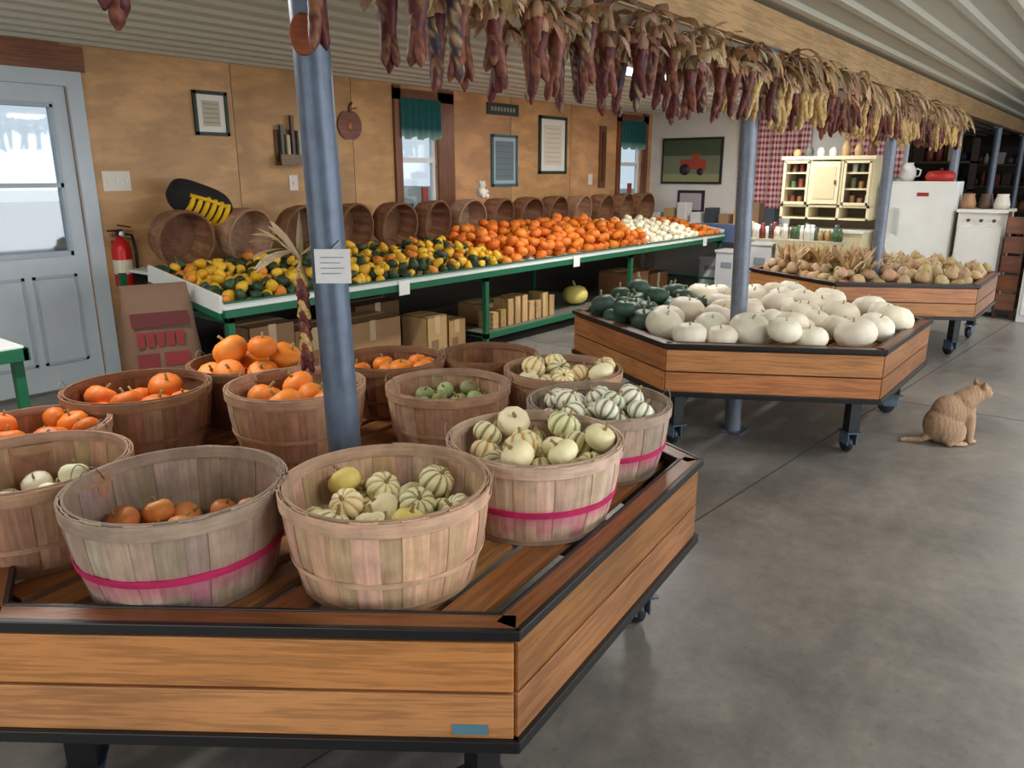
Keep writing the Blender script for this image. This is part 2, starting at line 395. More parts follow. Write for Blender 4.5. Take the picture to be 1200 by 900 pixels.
# ------------------------------------------------------------------ baskets
HB=.235
def basket_mesh(Rt=.24,Rb=.20,H=HB,pink=False,tone=(186,152,122),seed=0):
    random.seed(seed); m=MB(); n=28
    def rad(t): return Rb+(Rt-Rb)*t+.010*math.sin(math.pi*t)
    for i in range(n):
        a0=2*math.pi*i/n; w=math.pi/n*1.1; off=.0022*(i%2); c=jit(tone,15); top=H+U(-.004,.002); drip=R()
        v=[];col=[];lo=[]; NL=10
        for j in range(NL+1):
            t=j/NL; z=top*t; r=rad(t)+off
            for (dr,da) in((0,-w),(.0015,0),(0,w),(-.0035,w),(-.002,0),(-.0035,-w)):
                v.append(((r+dr)*math.cos(a0+da),(r+dr)*math.sin(a0+da),z)); lo.append((z,da*Rt,i)); 
                k=c.copy()
                if pink and dr>=0 and .30-.25*drip<t<.5: 
                    wgt=.40 if t>.3 else .30; k=c*(1-wgt)+np.array((205,50,110))*wgt
                col.append(k)
        f=[]
        for j in range(NL):
            for k in range(6): k2=(k+1)%6; f.append((j*6+k,j*6+k2,(j+1)*6+k2,(j+1)*6+k))
        f.append(tuple(range(NL*6,NL*6+6)))
        m.add((v,f),None,col,0,False,loc=lo)
    def hoop(z0,z1,dr0,dr1,c):
        t0=z0/H;t1=z1/H
        g=lathe([(rad(t0)+dr0,z0),(rad(t0)+dr1,z0),(rad(t1)+dr1,z1),(rad(t1)+dr0,z1)],52,closed=True)
        v=g[0]; lo=np.stack([np.arctan2(v[:,1],v[:,0])*Rt,v[:,2],v[:,0]*0],1)
        m.add(g,None,c,0,False,loc=lo)
    hoop(H-.034,H-.002,.0035,.008,jit(tone,8)*1.0); hoop(H-.028,H+.002,-.010,-.004,jit(tone,8)*.88)
    if pink: hoop(.088,.106,.003,.006,(190,34,94))
    else: hoop(.075,.088,.003,.006,jit(tone,8)*1.03)
    hoop(.0,.016,.002,.005,jit(tone,8)*.9)
    m.add(cyl(Rb-.003,.004,.012,28),None,np.array(tone)*.85,0,False)
    for s_ in(0,math.pi):
        pts=[(math.cos(s_+t*.16)*(Rt+.009+.003*(1-t*t)),math.sin(s_+t*.16)*(Rt+.009+.003*(1-t*t)),H-.02+.045*(1-t*t)) for t in np.linspace(-1,1,9)]
        m.add(tube(pts,.0015,5),None,(140,126,112),1)
    return m
BM=[]
for i,(pk,tn) in enumerate([(0,(202,166,138)),(1,(202,174,152)),(0,(176,140,112)),(1,(168,146,132)),(0,(140,98,70))]):
    ob=basket_mesh(pink=bool(pk),tone=tn,seed=i+3).obj('tmp',[SLAT,METAL]); BM.append(ob.data); bpy.data.objects.remove(ob)
def basket(M,k):
    ob=bpy.data.objects.new('bushel_basket',BM[k]); sc.collection.objects.link(ob); ob.matrix_world=M; return ob
random.seed(11)
Z0=DECK+.001
bk=[(1.14,1.283,1.01,0,'mixbasket',.042,.050,.195),
    (.825,1.655,1.01,3,'miniorange',.036,.044,.135),
    (.67,2.10,.98,2,'miniwhite',.038,.046,.15),
    (1.615,1.20,.99,1,'carnival',.042,.052,.25),
    (2.05,1.265,.95,3,'dkstripe',.040,.050,.265),
    (1.93,1.82,.90,2,'smallgreen',.030,.038,.185),
    (1.56,2.20,.97,2,'orange',.058,.07,.23),
    (1.20,2.60,.97,4,'orangedeep',.055,.068,.225),
    (.83,2.50,.86,2,'orangedeep',.045,.055,.235),
    (2.36,1.62,.92,2,'carnival',.040,.050,.25),
    (1.66,2.63,.95,4,'orange',.056,.072,.34),
    (2.08,2.28,.90,4,'orange',.045,.055,.23),
    (2.42,2.05,.86,4,'stripe',.036,.044,.12)]
for (x,y,s_,mi,kind,r0,r1,fill) in bk:
    ob=basket(T(x,y,Z0)@RZ(math.radians(-51)+U(-.5,.5))@S(s_),mi)
    nm={'mixbasket':'striped_gourds','stripe':'striped_gourds','carnival':'striped_gourds','dkstripe':'striped_gourds','miniorange':'mini_orange_pumpkins','miniwhite':'mini_white_pumpkins','smallgreen':'small_green_gourds'}.get(kind,'orange_pumpkins')
    Rb,Rt,H=.192*s_,.228*s_,HB*s_
    def samp():
        a=U(0,6.283);r=Rt*math.sqrt(R()); return (r*math.cos(a),r*math.sin(a))
    def ok(px,py,z,r):
        t=min(z/H,1); lim=Rb+(Rt-Rb)*t-r*.98
        if z>H: lim-=(z-H)*1.2
        return math.hypot(px,py)<lim
    out=deposit(samp,lambda a,b:.012,lambda:(U(r0,r1),kind),26,lambda a,b:fill*s_ ,ok,160)
    mb=MB()
    for (a,b,z,r,k) in out: add_pump(mb,(x+a,y+b,Z0+z),r,k,.7)
    mb.obj(nm,SKIN)
def hexin(x,y,a): 
    x,y=abs(x),abs(y); return y<a*.866 and x*.866+y*.5<a*.866
def hexpile(name,cx,cy,a,sel,rfun,fill,K=30,nmax=400,pack=.92,tilt=.35):
    def samp():
        while True:
            x,y=U(-a,a),U(-a,a)
            if hexin(x,y,a) and sel(x,y): return x,y
    out=deposit(samp,lambda x,y:DECK-.005,rfun,K,lambda x,y:fill(x,y),lambda x,y,z,r:hexin(x,y,a-r*1.05) and math.hypot(x+.505,y+.16)>r+.05,nmax,pack)
    mb=MB()
    for (x,y,z,r,k) in out: add_pump(mb,(cx+x,cy+y,z),r,k,tilt)
    mb.obj(name,SKIN)
hexpile('white_pumpkins',4.80,1.86,1.09,lambda x,y:y<.30+(.25 if x>.3 else 0),lambda:(U(.088,.122),'white'),lambda x,y:.20,K=60,pack=.90,tilt=.4)
hexpile('green_squash',4.80,1.86,1.07,lambda x,y:y>.40+(.25 if x>.3 else 0),lambda:(U(.07,.095),'green'),lambda x,y:.21,K=60)
hexpile('dried_gourds',7.85,1.87,1.06,lambda x,y:True,lambda:(U(.045,.07),'tan'),lambda x,y:.16,nmax=300)
# ------------------------------------------------------------------ long table
TX0,TX1=2.56,10.0; YF,YB=4.3,5.15; ZF,ZB=.70,.83
def table():
    m=MB(); wh=(222,226,222); gr=(20,100,68)
    L=math.hypot(YB-YF,ZB-ZF); an=math.atan2(ZB-ZF,YB-YF)
    M=T(0,YF,ZF)@RX(an); m.box(TX0,TX1,0,L,-.02,0,wh,0,M)
    m.box(TX0+.1,TX1,YB,W-.02,ZB-.02,ZB,wh)
    m.box(TX0,TX1,YF-.025,YF,ZF-.01,ZF+.035,wh); m.box(TX0,TX1,YF-.03,YF,ZF-.06,ZF-.01,gr,1)
    m.box(TX0-.005,TX1,YF-.035,YF-.02,ZF+.03,ZF+.042,gr,1)
    for x in(TX0-.02,TX1):
        m.box(x,x+.02,0,L,-.03,.08,wh,0,M); m.box(x-.003,x+.023,0,L,-.07,-.03,gr,1,M)
    for x in(TX0+.03,5.06,7.56,TX1-.06):
        m.box(x,x+.045,YF,YF+.045,0,ZF-.02,gr,1); m.box(x,x+.045,W-.15,W-.105,0,ZB-.02,gr,1)
        m.box(x,x+.045,YF,W-.1,ZF-.1,ZF-.06,gr,1); m.box(x,x+.045,YF,W-.1,.1,.13,gr,1)
    m.box(5.06,7.6,YF,YF+.03,.09,.14,gr,1); m.box(5.06,7.6,YF+.03,W-.15,.11,.13,(110,110,100))
    for x in(4.0,6.35,9.3): m.box(x,x+.11,YF-.045,YF-.04,ZF-.09,ZF+.02,(240,240,236))
    m.obj('produce_display_table',[PAINT,PAINT],bevel=.002)
table()
def tfl(x,y): 
    t=max(0,min(1,(y-YF)/(YB-YF))); return ZF+(ZB-ZF)*t
def tpile(name,x0,x1,rf,h,nmax=500,ylo=4.34,yhi=5.15):
    def samp(): return U(x0,x1),U(ylo,yhi)
    def fill(x,y):
        e=min((x-x0)/.25,(x1-x)/.25,1); yy=(y-ylo)/(yhi-ylo)
        return .07+(h-.07)*max(0,e)*math.sin(math.pi*min(1,max(0,yy*.75+.1)))**.6
    out=deposit(samp,tfl,rf,24,fill,lambda x,y,z,r:y-r>YF-.0 and x-r>TX0+.0,nmax,.9)
    mb=MB()
    for (x,y,z,r,k) in out: add_pump(mb,(x,y,z),r,k,1.2 if k=='mixgourd' else .6)
    mb.obj(name,SKIN)
tpile('ornamental_gourds',2.62,5.45,lambda:(U(.034,.045),'mixgourd'),.22,460)
tpile('orange_pumpkins',5.35,8.1,lambda:(U(.048,.064),'tableorange'),.36,480)
tpile('white_pumpkins',8.1,9.35,lambda:(U(.045,.058),'miniwhite'),.28,180)
tpile('orange_pumpkins',9.35,9.95,lambda:(U(.045,.058),'tableorange'),.22,80)
for i in range(14):
    x=2.93+.515*i
    ob=basket(T(x+U(-.02,.02),5.36+U(-.02,.02),1.048)@RZ(U(-.12,.12)+.08)@RX(math.radians(97+U(-3,3)))@T(0,0,-.12)@RZ(U(0,6))@S(.88),random.choice([4,4,2]))
# ------------------------------------------------------------------ hanging corn
def leaf(m,p,dirv,L,w,droop,col,mi=1):
    d=Vector(dirv).normalized(); side=d.cross(Vector((0,0,1))).normalized(); v=[];n=5
    side=(side+Vector((U(-.4,.4),U(-.4,.4),U(-.4,.4)))).normalized(); pos=Vector(p); 
    for j in range(n+1):
        t=j/n; ww=w*(math.sin(math.pi*(.12+.8*t))**.7)*(1 if j<n else .2)
        tw=side*math.cos(t*1.2)+d.cross(side)*math.sin(t*1.2)*.6
        v.append(tuple(pos-tw*ww)); v.append(tuple(pos+tw*ww)); 
        pos=pos+d*(L/n); d=(d+Vector((0,0,-droop/n))).normalized()
    f=[(2*j,2*j+1,2*j+3,2*j+2) for j in range(n)]
    m.add((v,f),None,col,mi,True)
EP=[[(88,36,36),(106,46,42),(66,26,28)],[(120,66,50),(140,84,60),(92,50,42)],[(196,164,102),(206,176,116),(170,132,82)],[(62,50,60),(120,70,58),(160,136,96),(50,42,52)],[(80,36,36),(96,46,42),(130,90,62)]]
def ear(m,M,L=.19,r=.024,pal=None):
    pal=pal or random.choice([EP[0],EP[1],EP[4],EP[0],EP[3],EP[1]])
    prof=[]; n=14
    for j in range(n):
        t=j/(n-1); rr=r*(1-.45*t**1.6)*(.55 if j==0 else 1)*(.25 if j==n-1 else 1)*(1.06 if j%2 else .97); prof.append((rr,-L*t))
    g=lathe(prof,10); c=np.array([random.choice(pal) for _ in range(len(g[0]))],dtype=float); m.add(g,M,c,0,True)
def bunch(m,x,y,z,pal=None,ne=None,nl=5,dense=False):
    ne=ne or random.choice([3,4,4])
    tan=random.choice([(182,150,114),(170,136,104),(194,166,130),(160,130,108)]); a0=U(0,6.28)
    for i in range(ne):
        a=a0+i*6.28/ne+U(-.3,.3); ti=U(.08,.30) if not dense else U(.1,.36); hz=U(-.04,.02)
        top=Vector((x,y,z-.02)); 
        M=T(x+math.cos(a)*.02,y+math.sin(a)*.02,z-.10+hz)@RZ(a+math.pi/2)@RX(ti)@RZ(U(0,6)); ear(m,M,U(.19,.24),U(.021,.026),pal)
        tip=M@Vector((0,0,.0)); low=M@Vector((0,0,-.02))
        m.add(tube([tuple(low),tuple(tip.lerp(top,.1)),tuple(tip.lerp(top,.55)),tuple(top+Vector((0,0,.02)))],[.024,.025,.017,.010],7),None,jit(tan,18),1)
        for k in range(5):
            b=a+U(-1.6,1.6); leaf(m,(tip.x,tip.y,tip.z+.03),(math.cos(b)*.9,math.sin(b)*.9,U(-.3,.3)),U(.07,.13),U(.012,.022),U(1.0,3.6),jit(tan,24))
    for i in range(nl):
        b=U(0,6.28); up=U(.1,1.3) if not dense else U(-.5,.9); leaf(m,(x,y,z-.01),(math.cos(b),math.sin(b),up),U(.08,.16) if not dense else U(.16,.27),U(.012,.022),U(1.2,2.8) if not dense else U(2,4.2),jit(tan,24))
m=MB(); x=.30
while x<9.8:
    dense=x>4.0
    for sd in((-1,1) if dense or x>1.5 else (random.choice((-1,1)),)):
        if sd==1 and R()<.30: continue
        bunch(m,x+U(-.03,.03)+(.06 if sd>0 else 0),PY+sd*U(.075,.105),2.10+U(-.03,.03),EP[2] if dense and R()<.45 else None,nl=11 if dense else 7,dense=dense)
    x+=.13 if dense else (.16 if x>1.9 else (.26 if x<1.0 else .18))
for sd in(-1,1): m.add(tube([(.2,PY+sd*.09,2.11),(9.9,PY+sd*.09,2.11)],.003,5),None,(190,170,130),1)
m.obj('hanging_indian_corn',[EARM,HUSK])
P1=Vector((1.32,PY,0))+rt*.02
m=MB(); bp=P1-rt*.08
for i in range(9):
    z=1.25-.03*i
    if i<6:
        leaf(m,(bp.x,bp.y,1.27),(U(-.6,.3),U(-.3,.8),1.0),.14,.012,.6,jit((206,184,150),15))
        leaf(m,(bp.x,bp.y,1.30),tuple(-rt*U(.2,1.2)+Vector((0,0,U(-.3,.9)))),.14,.012,.9,jit((206,184,150),15))
    for s_ in(-1,1): ear(m,T(bp.x+s_*.010,bp.y+s_*.006,z+.01)@RX(s_*.25)@RY(s_*.2),.06,.012,EP[i%2] if i%3 else EP[2])
m.add(tube([tuple(P1+Vector((0,0,1.31))-rt*.04),tuple(bp+Vector((0,0,1.29))),tuple(bp+Vector((0,0,1.0)))],.006,6),None,(200,176,130),1)
m.obj('corn_braid',[EARM,HUSK])
m=MB(); q=P1-cd*.055+rt*.020+Vector((0,0,1.265)); Mt=T(*q)@RZ(math.atan2(rt.y,rt.x))
m.box(-.047,.047,-.0015,.0,-.045,.045,(216,218,220),0,Mt)
for k in range(4): m.box(-.032,.030-.01*(k%2),-.0022,-.0014,.022-.014*k,.0245-.014*k,(140,140,144),0,Mt)
m.add(tube([(P1.x,P1.y-.048,1.33),(q.x,q.y,1.308)],.002,5),None,(180,170,150)); m.obj('price_tag',PLAIN)
m=MB(); q=Vector((1.32,PY,0))-cd*.05+Vector((0,0,1.83)); g=lathe([(.0005,-.006),(.85,-.006),(1,0),(.85,.008),(.0005,.010)],14)
g=(g[0]*np.array([.034,.050,1]),g[1]); m.add(g,T(*q)@RZ(math.atan2(rt.y,rt.x))@RX(math.pi/2),(140,80,54)); m.obj('bark_medallion',HUSK)
m=MB(); m.add(cyl(.050,1.93,1.97,24),T(1.32,PY,0),(210,210,206)); m.obj('white_tape_band',PAINT)
# ------------------------------------------------------------------ wall things
def pic(name,x0,x1,z0,z1,fr,matc,inner,bw=.03,mw=.05,lines=None):
    m=MB(); y=W-.025
    m.box(x0,x1,y,W,z0,z0+bw,fr);m.box(x0,x1,y,W,z1-bw,z1,fr);m.box(x0,x0+bw,y,W,z0,z1,fr);m.box(x1-bw,x1,y,W,z0,z1,fr)
    m.box(x0+bw,x1-bw,y+.012,W,z0+bw,z1-bw,matc,1); a,b,c,d=x0+bw+mw,x1-bw-mw,z0+bw+mw,z1-bw-mw
    m.box(a,b,y+.009,y+.012,c,d,inner,1)
    if lines:
        for k in range(lines[0]):
            zz=c+(d-c)*(k+.7)/(lines[0]+.5); w=U(.1,.35)*(b-a)/2; m.box(a+w*.6,b-w,y+.007,y+.009,zz,zz+.006,lines[1],1)
    m.obj(name,[PAINT,PAINT],bevel=.003)
pic('framed_certificate',3.37,3.66,1.79,2.12,(36,52,46),(236,234,224),(190,184,160),.026,.045,(5,(150,140,120)))
pic('framed_photo',6.93,7.40,1.36,1.93,(58,104,118),(170,184,190),(110,128,134),.03,.04,(6,(84,98,104)))
pic('framed_certificate',7.83,8.41,1.50,2.18,(34,60,44),(236,234,226),(226,216,198),.035,.07,(8,(180,164,154)))
m=MB(); m.box(6.86,7.42,W-.02,W,2.14,2.265,(48,60,56)); 
for k in range(8): m.box(6.92+.056*k,6.955+.056*k,W-.023,W-.02,2.18,2.225,(150,150,134))
m.obj('wall_sign',PAINT)
m=MB(); pts=[]
for i in range(40):
    a=2*math.pi*i/40; r=.125*(1+.10*abs(math.cos(a))-.16*math.exp(-((a-math.pi/2)/.28)**2)-.08*math.exp(-((a-3*math.pi/2)/.3)**2)); pts.append((r*math.cos(a),r*math.sin(a)*1.05))
v=[(4.9+a,W-.02,1.93+b) for a,b in pts]+[(4.9+a,W,1.93+b) for a,b in pts]; n=40
m.add((v,[tuple(range(n))]+[(i,i+n,(i+1)%n+n,(i+1)%n) for i in range(n)]),None,(118,62,42),0,False)
m.add(tube([(4.9,W-.012,2.03),(4.91,W-.012,2.10),(4.94,W-.012,2.13)],.009,6),None,(80,50,30)); leaf(m,(4.91,W-.02,2.06),(1,0,.5),.09,.02,.3,(84,90,50),0)
m.add(lathe([(.0005,-.004),(.03,-.004),(.03,.004),(.0005,.004)],14),T(4.9,W-.022,1.92)@RX(math.pi/2)@S(1,1.5,1),(180,116,70)); m.obj('apple_wall_ornament',WOOD)
m=MB()
m.box(4.08,4.34,W-.02,W,1.6,1.86,(96,70,46)); m.box(4.08,4.34,W-.09,W-.07,1.58,1.66,(110,80,52)); m.box(4.08,4.34,W-.09,W,1.57,1.59,(96,70,46))
for k,(xx,h) in enumerate([(4.11,.30),(4.17,.22),(4.22,.38),(4.29,.26)]): m.box(xx,xx+.03,W-.06,W-.03,1.6,1.6+h,[(60,70,60),(190,170,130),(70,50,36),(150,150,140)][k])
m.obj('wall_letter_rack',WOOD)
m=MB(); m.box(9.2,9.34,W-.03,W,1.32,2.12,(110,70,40)); m.box(9.23,9.31,W-.05,W-.03,1.4,2.05,(90,56,32)); m.obj('wooden_wall_plaque',WOOD)
for (a,b,c,d,k) in((2.62,2.82,1.38,1.52,3),(4.2,4.29,1.36,1.49,1),(8.95,9.05,1.36,1.5,1)):
    m=MB(); m.box(a,b,W-.008,W,c,d,(222,216,204)); 
    for i in range(k): xx=a+(b-a)*(i+.5)/k; m.box(xx-.006,xx+.006,W-.02,W-.008,(c+d)/2-.015,(c+d)/2+.015,(240,238,230))
    m.obj('light_switch',PAINT,bevel=.002)
m=MB(); m.add(lathe([(.0005,0),(.062,0),(.066,.01),(.066,.27),(.055,.32),(.025,.345),(.022,.37),(.0005,.37)],24),None,(196,28,30)); m.add(cyl(.067,.10,.20,24),None,(225,215,190))
m.box(-.02,.02,-.015,.015,.37,.40,(30,30,30)); m.box(-.08,.02,-.01,.01,.40,.415,(30,30,30)); m.box(-.09,.0,-.01,.01,.43,.44,(40,40,40),0,RY(.2))
m.add(tube([(.02,0,.385),(.09,0,.37),(.1,-.01,.25),(.085,-.03,.08)],.011,8),None,(25,25,25)); m.add(cyl(.018,0,.008),T(0,-.03,.385)@RX(math.pi/2),(240,240,240)); m.box(-.03,.03,.05,.075,.05,.33,(60,60,60))
m.obj('fire_extinguisher',METAL,M=T(2.65,W-.085,.70))
# black cap-shaped bag with yellow ribbed front, on the baskets
e=lambda t: np.sign(t)*np.abs(t)**.6
par=bpy.data.objects.new('black_yellow_bag',None); sc.collection.objects.link(par); par.matrix_world=T(3.16,5.47,1.30)@RZ(-.12)@RY(.36)@RX(.55)
m=MB(); g=sphere(44,29); v=g[0].copy()
v=np.stack([e(v[:,0])*.235,e(v[:,1])*.12,e(v[:,2])*.115],1); c=np.zeros((len(v),3))
for i,(a,b,z) in enumerate(v): c[i]=(26,26,28)
m.add((v,g[1]),None,c,0,True); m.obj('body',CLOTH,parent=par)
m=MB()
for k in range(6):
    xx=-.10+.052*k; hh=.085-.012*max(0,2-k)
    pts=[(xx,-.06-.068*math.cos(t),hh*math.sin(t)*1.15+.0) for t in np.linspace(-1.2,1.2,9)]
    m.add(tube(pts,.019,8),None,(226,182,28))
m.add(tube([(-.13,-.10,.07),(0,-.115,.088),(.17,-.10,.08)],.014,8),None,(226,182,28)); m.add(tube([(-.13,-.10,-.07),(0,-.115,-.09),(.17,-.10,-.08)],.014,8),None,(226,182,28))
m.obj('yellow_ribs',CLOTH,parent=par)
m=MB()
for (a,b,c_,r_) in((0,0,.05,.055),(0,-.01,.125,.038),(-.03,-.01,.155,.014),(.03,-.01,.155,.014),(-.05,-.03,.06,.02),(.05,-.03,.06,.02),(-.03,-.05,.015,.024),(.03,-.05,.015,.024),(0,-.045,.118,.014)):
    m.add(sphere(),T(a,b,c_)@S(r_),(232,228,218))
for s_ in(-1,1): m.add(sphere(8,6),T(s_*.013,-.045,.132)@S(.004),(20,20,20))
m.obj('white_teddy_bear',CLOTH,M=T(6.25,5.36,1.265))
# sack of potatoes
m=MB(); n=24; v=[];f=[]
zs=[0,.03,.15,.3,.45,.6,.72,.8,.86]; 
for j,z in enumerate(zs):
    sx=[.17,.2,.215,.22,.22,.215,.20,.19,.19][j]; sy=[.10,.13,.14,.145,.14,.13,.1,.05,.02][j]
    for i in range(n):
        a=2*math.pi*i/n; w=.006*math.sin(a*5+z*20)
        v.append((float(e(math.cos(a)))*(sx+w),float(e(math.sin(a)))*(sy+w),z)); 
for j in range(len(zs)-1):
    for i in range(n): f.append((j*n+i,j*n+(i+1)%n,(j+1)*n+(i+1)%n,(j+1)*n+i))
f.append(tuple(range(n))[::-1]); f.append(tuple((len(zs)-1)*n+i for i in range(n)))
m.add((np.array(v,dtype=float),f),None,(118,90,72),0,True)
for (a,b,z0,z1,cc) in [(-.16,.16,.62,.70,(90,36,38)),(-.14,-.10,.5,.59,(132,44,48)),(-.085,-.045,.5,.59,(132,44,48)),(-.03,.01,.5,.59,(132,44,48)),(.025,.065,.5,.59,(132,44,48)),(.08,.12,.5,.59,(132,44,48)),(-.15,-.03,.30,.46,(116,44,46)),(.0,.14,.38,.46,(132,44,48)),(.0,.14,.30,.35,(84,40,40)),(-.14,.14,.2,.26,(132,60,60))]:
    g=[];ff=[];k=9
    for i in range(k):
        xx=a+(b-a)*i/(k-1); g+=[(xx,-.150,z0),(xx,-.150+(.03 if z1>.6 else 0),z1)]
    ff=[(2*i,2*i+2,2*i+3,2*i+1) for i in range(k-1)]
    m.add((g,ff),None,cc,0,False)
m.obj('potato_sack',CARD,M=T(2.27,4.54,0)@RZ(-.35)@RX(-.05))
def cbox(x,y,w,d,h,c=(176,136,92),z=0,rot=0):
    m=MB(); t=.006; m.box(-w/2,w/2,-d/2,-d/2+t,0,h,c);m.box(-w/2,w/2,d/2-t,d/2,0,h,c);m.box(-w/2,-w/2+t,-d/2,d/2,0,h,c);m.box(w/2-t,w/2,-d/2,d/2,0,h,c);m.box(-w/2,w/2,-d/2,d/2,0,t,c)
    m.box(-w/2,w/2,-d/2,d/2,h-t,h,np.array(c)*.97); m.box(-w/2-.001,w/2+.001,-.03,.03,h,h+.001,(205,180,140)); m.box(-.03,.03,-d/2-.001,-d/2,h*.6,h,(205,180,140))
    m.box(-w*.3,w*.05,-d/2-.001,-d/2,h*.2,h*.45,np.array(c)*.75)
    m.obj('cardboard_box',CARD,M=T(x,y,z)@RZ(rot),bevel=.003)
cbox(3.0,4.6,.36,.3,.52,(150,116,84)); cbox(3.42,4.75,.4,.4,.42,(160,120,84)); cbox(3.95,4.72,.6,.4,.40,(170,132,94)); cbox(4.55,4.55,.24,.3,.36,(196,160,110)); cbox(4.87,4.62,.22,.3,.28,(190,150,100)); cbox(4.35,5.1,.5,.4,.45,(110,84,58))
cbox(5.5,4.75,.3,.3,.2,(186,150,100),.131); cbox(5.85,4.9,.28,.3,.16,(170,130,84),.131); cbox(8.1,4.7,.5,.4,.38,(150,104,66)); cbox(8.8,4.8,.5,.4,.3,(130,90,56))
m=MB()
for i in range(9): m.box(5.3+.11*i,5.38+.11*i,4.42,4.6,.131,.131+U(.14,.26),jit((184,150,102),14))
m.obj('wood_block_stack',WOOD,bevel=.003)
m=MB(); add_pump(m,(6.9,4.6,.131+.11),.14,'yellow',.1); m.obj('yellow_squash',SKIN)
m=MB(); m.box(2.6,9.95,5.68,5.7,0,.79,(44,36,30)); m.obj('under_table_shade_sheet',PAINT)  # dark sheet standing in for the shade beneath the table
m=MB(); m.box(.2,1.36,4.05,4.75,.68,.71,(228,232,230)); m.box(.2,1.37,4.03,4.06,.64,.70,(20,100,68)); m.box(1.345,1.375,4.03,4.77,.64,.70,(20,100,68))
for a in(.25,1.31):
    for b in(4.07,4.7): m.box(a,a+.045,b,b+.045,0,.68,(20,100,68))
m.obj('side_table',PAINT,bevel=.002)
m=MB(); m.add(lathe([(.0005,.005),(.16,.005),(.2,.14),(.21,.14),(.17,0),(.0005,0)],28),T(1.14,4.4,.711),(235,236,236)); m.obj('white_basin',PAINT)
# ------------------------------------------------------------------ end wall
def ebox(m,y0,y1,z0,z1,d,c,mi=0,x=EX-.002): m.box(x-d,x,y0,y1,z0,z1,c,mi)
m=MB(); ebox(m,4.66,5.6,1.36,2.0,.03,(30,30,30)); ebox(m,4.69,5.57,1.39,1.97,.033,(120,128,104)); ebox(m,4.69,5.57,1.75,1.97,.036,(70,88,66)); ebox(m,4.9,5.3,1.56,1.7,.038,(170,70,54)); ebox(m,5.0,5.12,1.68,1.78,.04,(170,70,54)); ebox(m,4.69,5.57,1.39,1.5,.036,(150,156,110))
for yy,rr in((4.98,.05),(5.22,.08)): m.add(cyl(rr,0,.006,18),T(EX-.043,yy,1.48+rr)@RY(math.pi/2),(50,46,44))
m.obj('framed_tractor_picture',PAINT)
m=MB(); ebox(m,4.9,5.32,.95,1.27,.02,(44,34,50)); ebox(m,4.94,5.28,.99,1.23,.024,(190,180,190)); m.obj('framed_print',PAINT)
def curtain(name,y0,y1,z0,z1):
    m=MB(); n=110; v=[];f=[];lo=[]
    for j in range(6):
        z=z1+(z0-z1)*j/5
        for i in range(n+1):
            t=i/n; y=y0+(y1-y0)*t; v.append((EX-.07-.045*math.sin(y*34+.5*math.sin(j*.9))*(.5+.12*j),y,z)); lo.append((0,y*1.3+.03*math.sin(y*34),z))
    for j in range(5):
        for i in range(n): f.append((j*(n+1)+i,j*(n+1)+i+1,(j+1)*(n+1)+i+1,(j+1)*(n+1)+i))
    m.add((v,f),None,(200,60,70),0,True,loc=lo,off=False); m.obj(name,GING)
curtain('gingham_curtain',3.45,4.42,1.05,2.3); curtain('gingham_curtain',2.32,3.0,1.45,2.3)
# hutch
m=MB(); c=(224,212,176); dk=(110,96,74); x0,x1=9.55,9.95; y0,y1=2.38,3.40
m.box(x0-.12,x1,y0,y1,.84,.87,(215,215,208)); m.box(x0-.08,x1,y0+.02,y1-.02,.06,.84,c)
for yy in(y0,y1-.03,y0+.33,y0+.68): m.box(x0,x1,yy,yy+.03,.98,1.66,c)
m.box(x0-.03,x1,y0-.02,y1+.02,1.66,1.70,c); m.box(x1-.02,x1,y0,y1,.87,1.66,dk); m.box(x0,x1,y0,y1,1.12,1.15,c); m.box(x0,x1,y0,y1,.98,1.0,c)
for z in(1.32,1.5): m.box(x0+.02,x1,y0,y0+.33,z,z+.02,c); m.box(x0+.02,x1,y0+.7,y1,z,z+.02,c)
m.box(x0-.02,x0,y0+.36,y0+.68,1.16,1.64,c); m.box(x0-.028,x0-.02,y0+.40,y0+.64,1.22,1.58,(206,194,156)); m.box(x0-.035,x0-.02,y0+.39,y0+.41,1.38,1.43,(90,80,60))
for s_ in(y0,y0+.69):
    m.box(x0-.02,x0,s_+.02,s_+.045,1.15,1.64,c); m.box(x0-.02,x0,s_+.29,s_+.315,1.15,1.64,c); m.box(x0-.02,x0,s_+.02,s_+.31,1.62,1.65,c); m.box(x0-.02,x0,s_+.02,s_+.31,1.15,1.18,c)
for k in range(3): m.box(x0-.095,x0-.08,y0+.06+.32*k,y0+.32+.32*k,.2,.8,(206,194,156))
for z in(1.152,1.34,1.52):
    for s_ in(y0+.06,y0+.75):
        for k in range(3): m.add(cyl(.028,0,U(.07,.12),10),T(x0+.12,s_+.085*k,z),random.choice([(140,70,60),(220,214,200),(90,110,84),(150,110,76)]))
for k in range(7): m.add(lathe([(.0005,0),(.04,0),(.05,.05),(.03,.09),(.0005,.1)],10),T(x0+.15,y0+.08+.14*k,1.70)@S(1,1,U(.8,1.8)),random.choice([(150,60,50),(225,222,214),(190,160,110),(90,100,90),(100,60,40)]))
m.obj('hutch_cabinet',PAINT,bevel=.003)
m=MB(); m.box(8.95,9.3,2.5,3.7,.74,.77,(190,180,160)); 
for a in(9.0,9.24):
    for b in(2.54,3.62): m.box(a,a+.04,b,b+.04,0,.74,(180,170,150))
m.obj('jar_table',PAINT)
m=MB()
for k in range(26):
    a,b=8.99+.26*R(),2.53+1.12*k/26; h=U(.1,.19); cc=random.choice([(70,96,66),(120,50,44),(220,216,204),(180,150,100),(70,90,80),(226,226,220)])
    m.add(lathe([(.0005,0),(.036,0),(.038,h*.75),(.025,h*.85),(.028,h),(.0005,h)],12),T(a,b,.771),cc)
m.obj('preserve_jars',METAL)
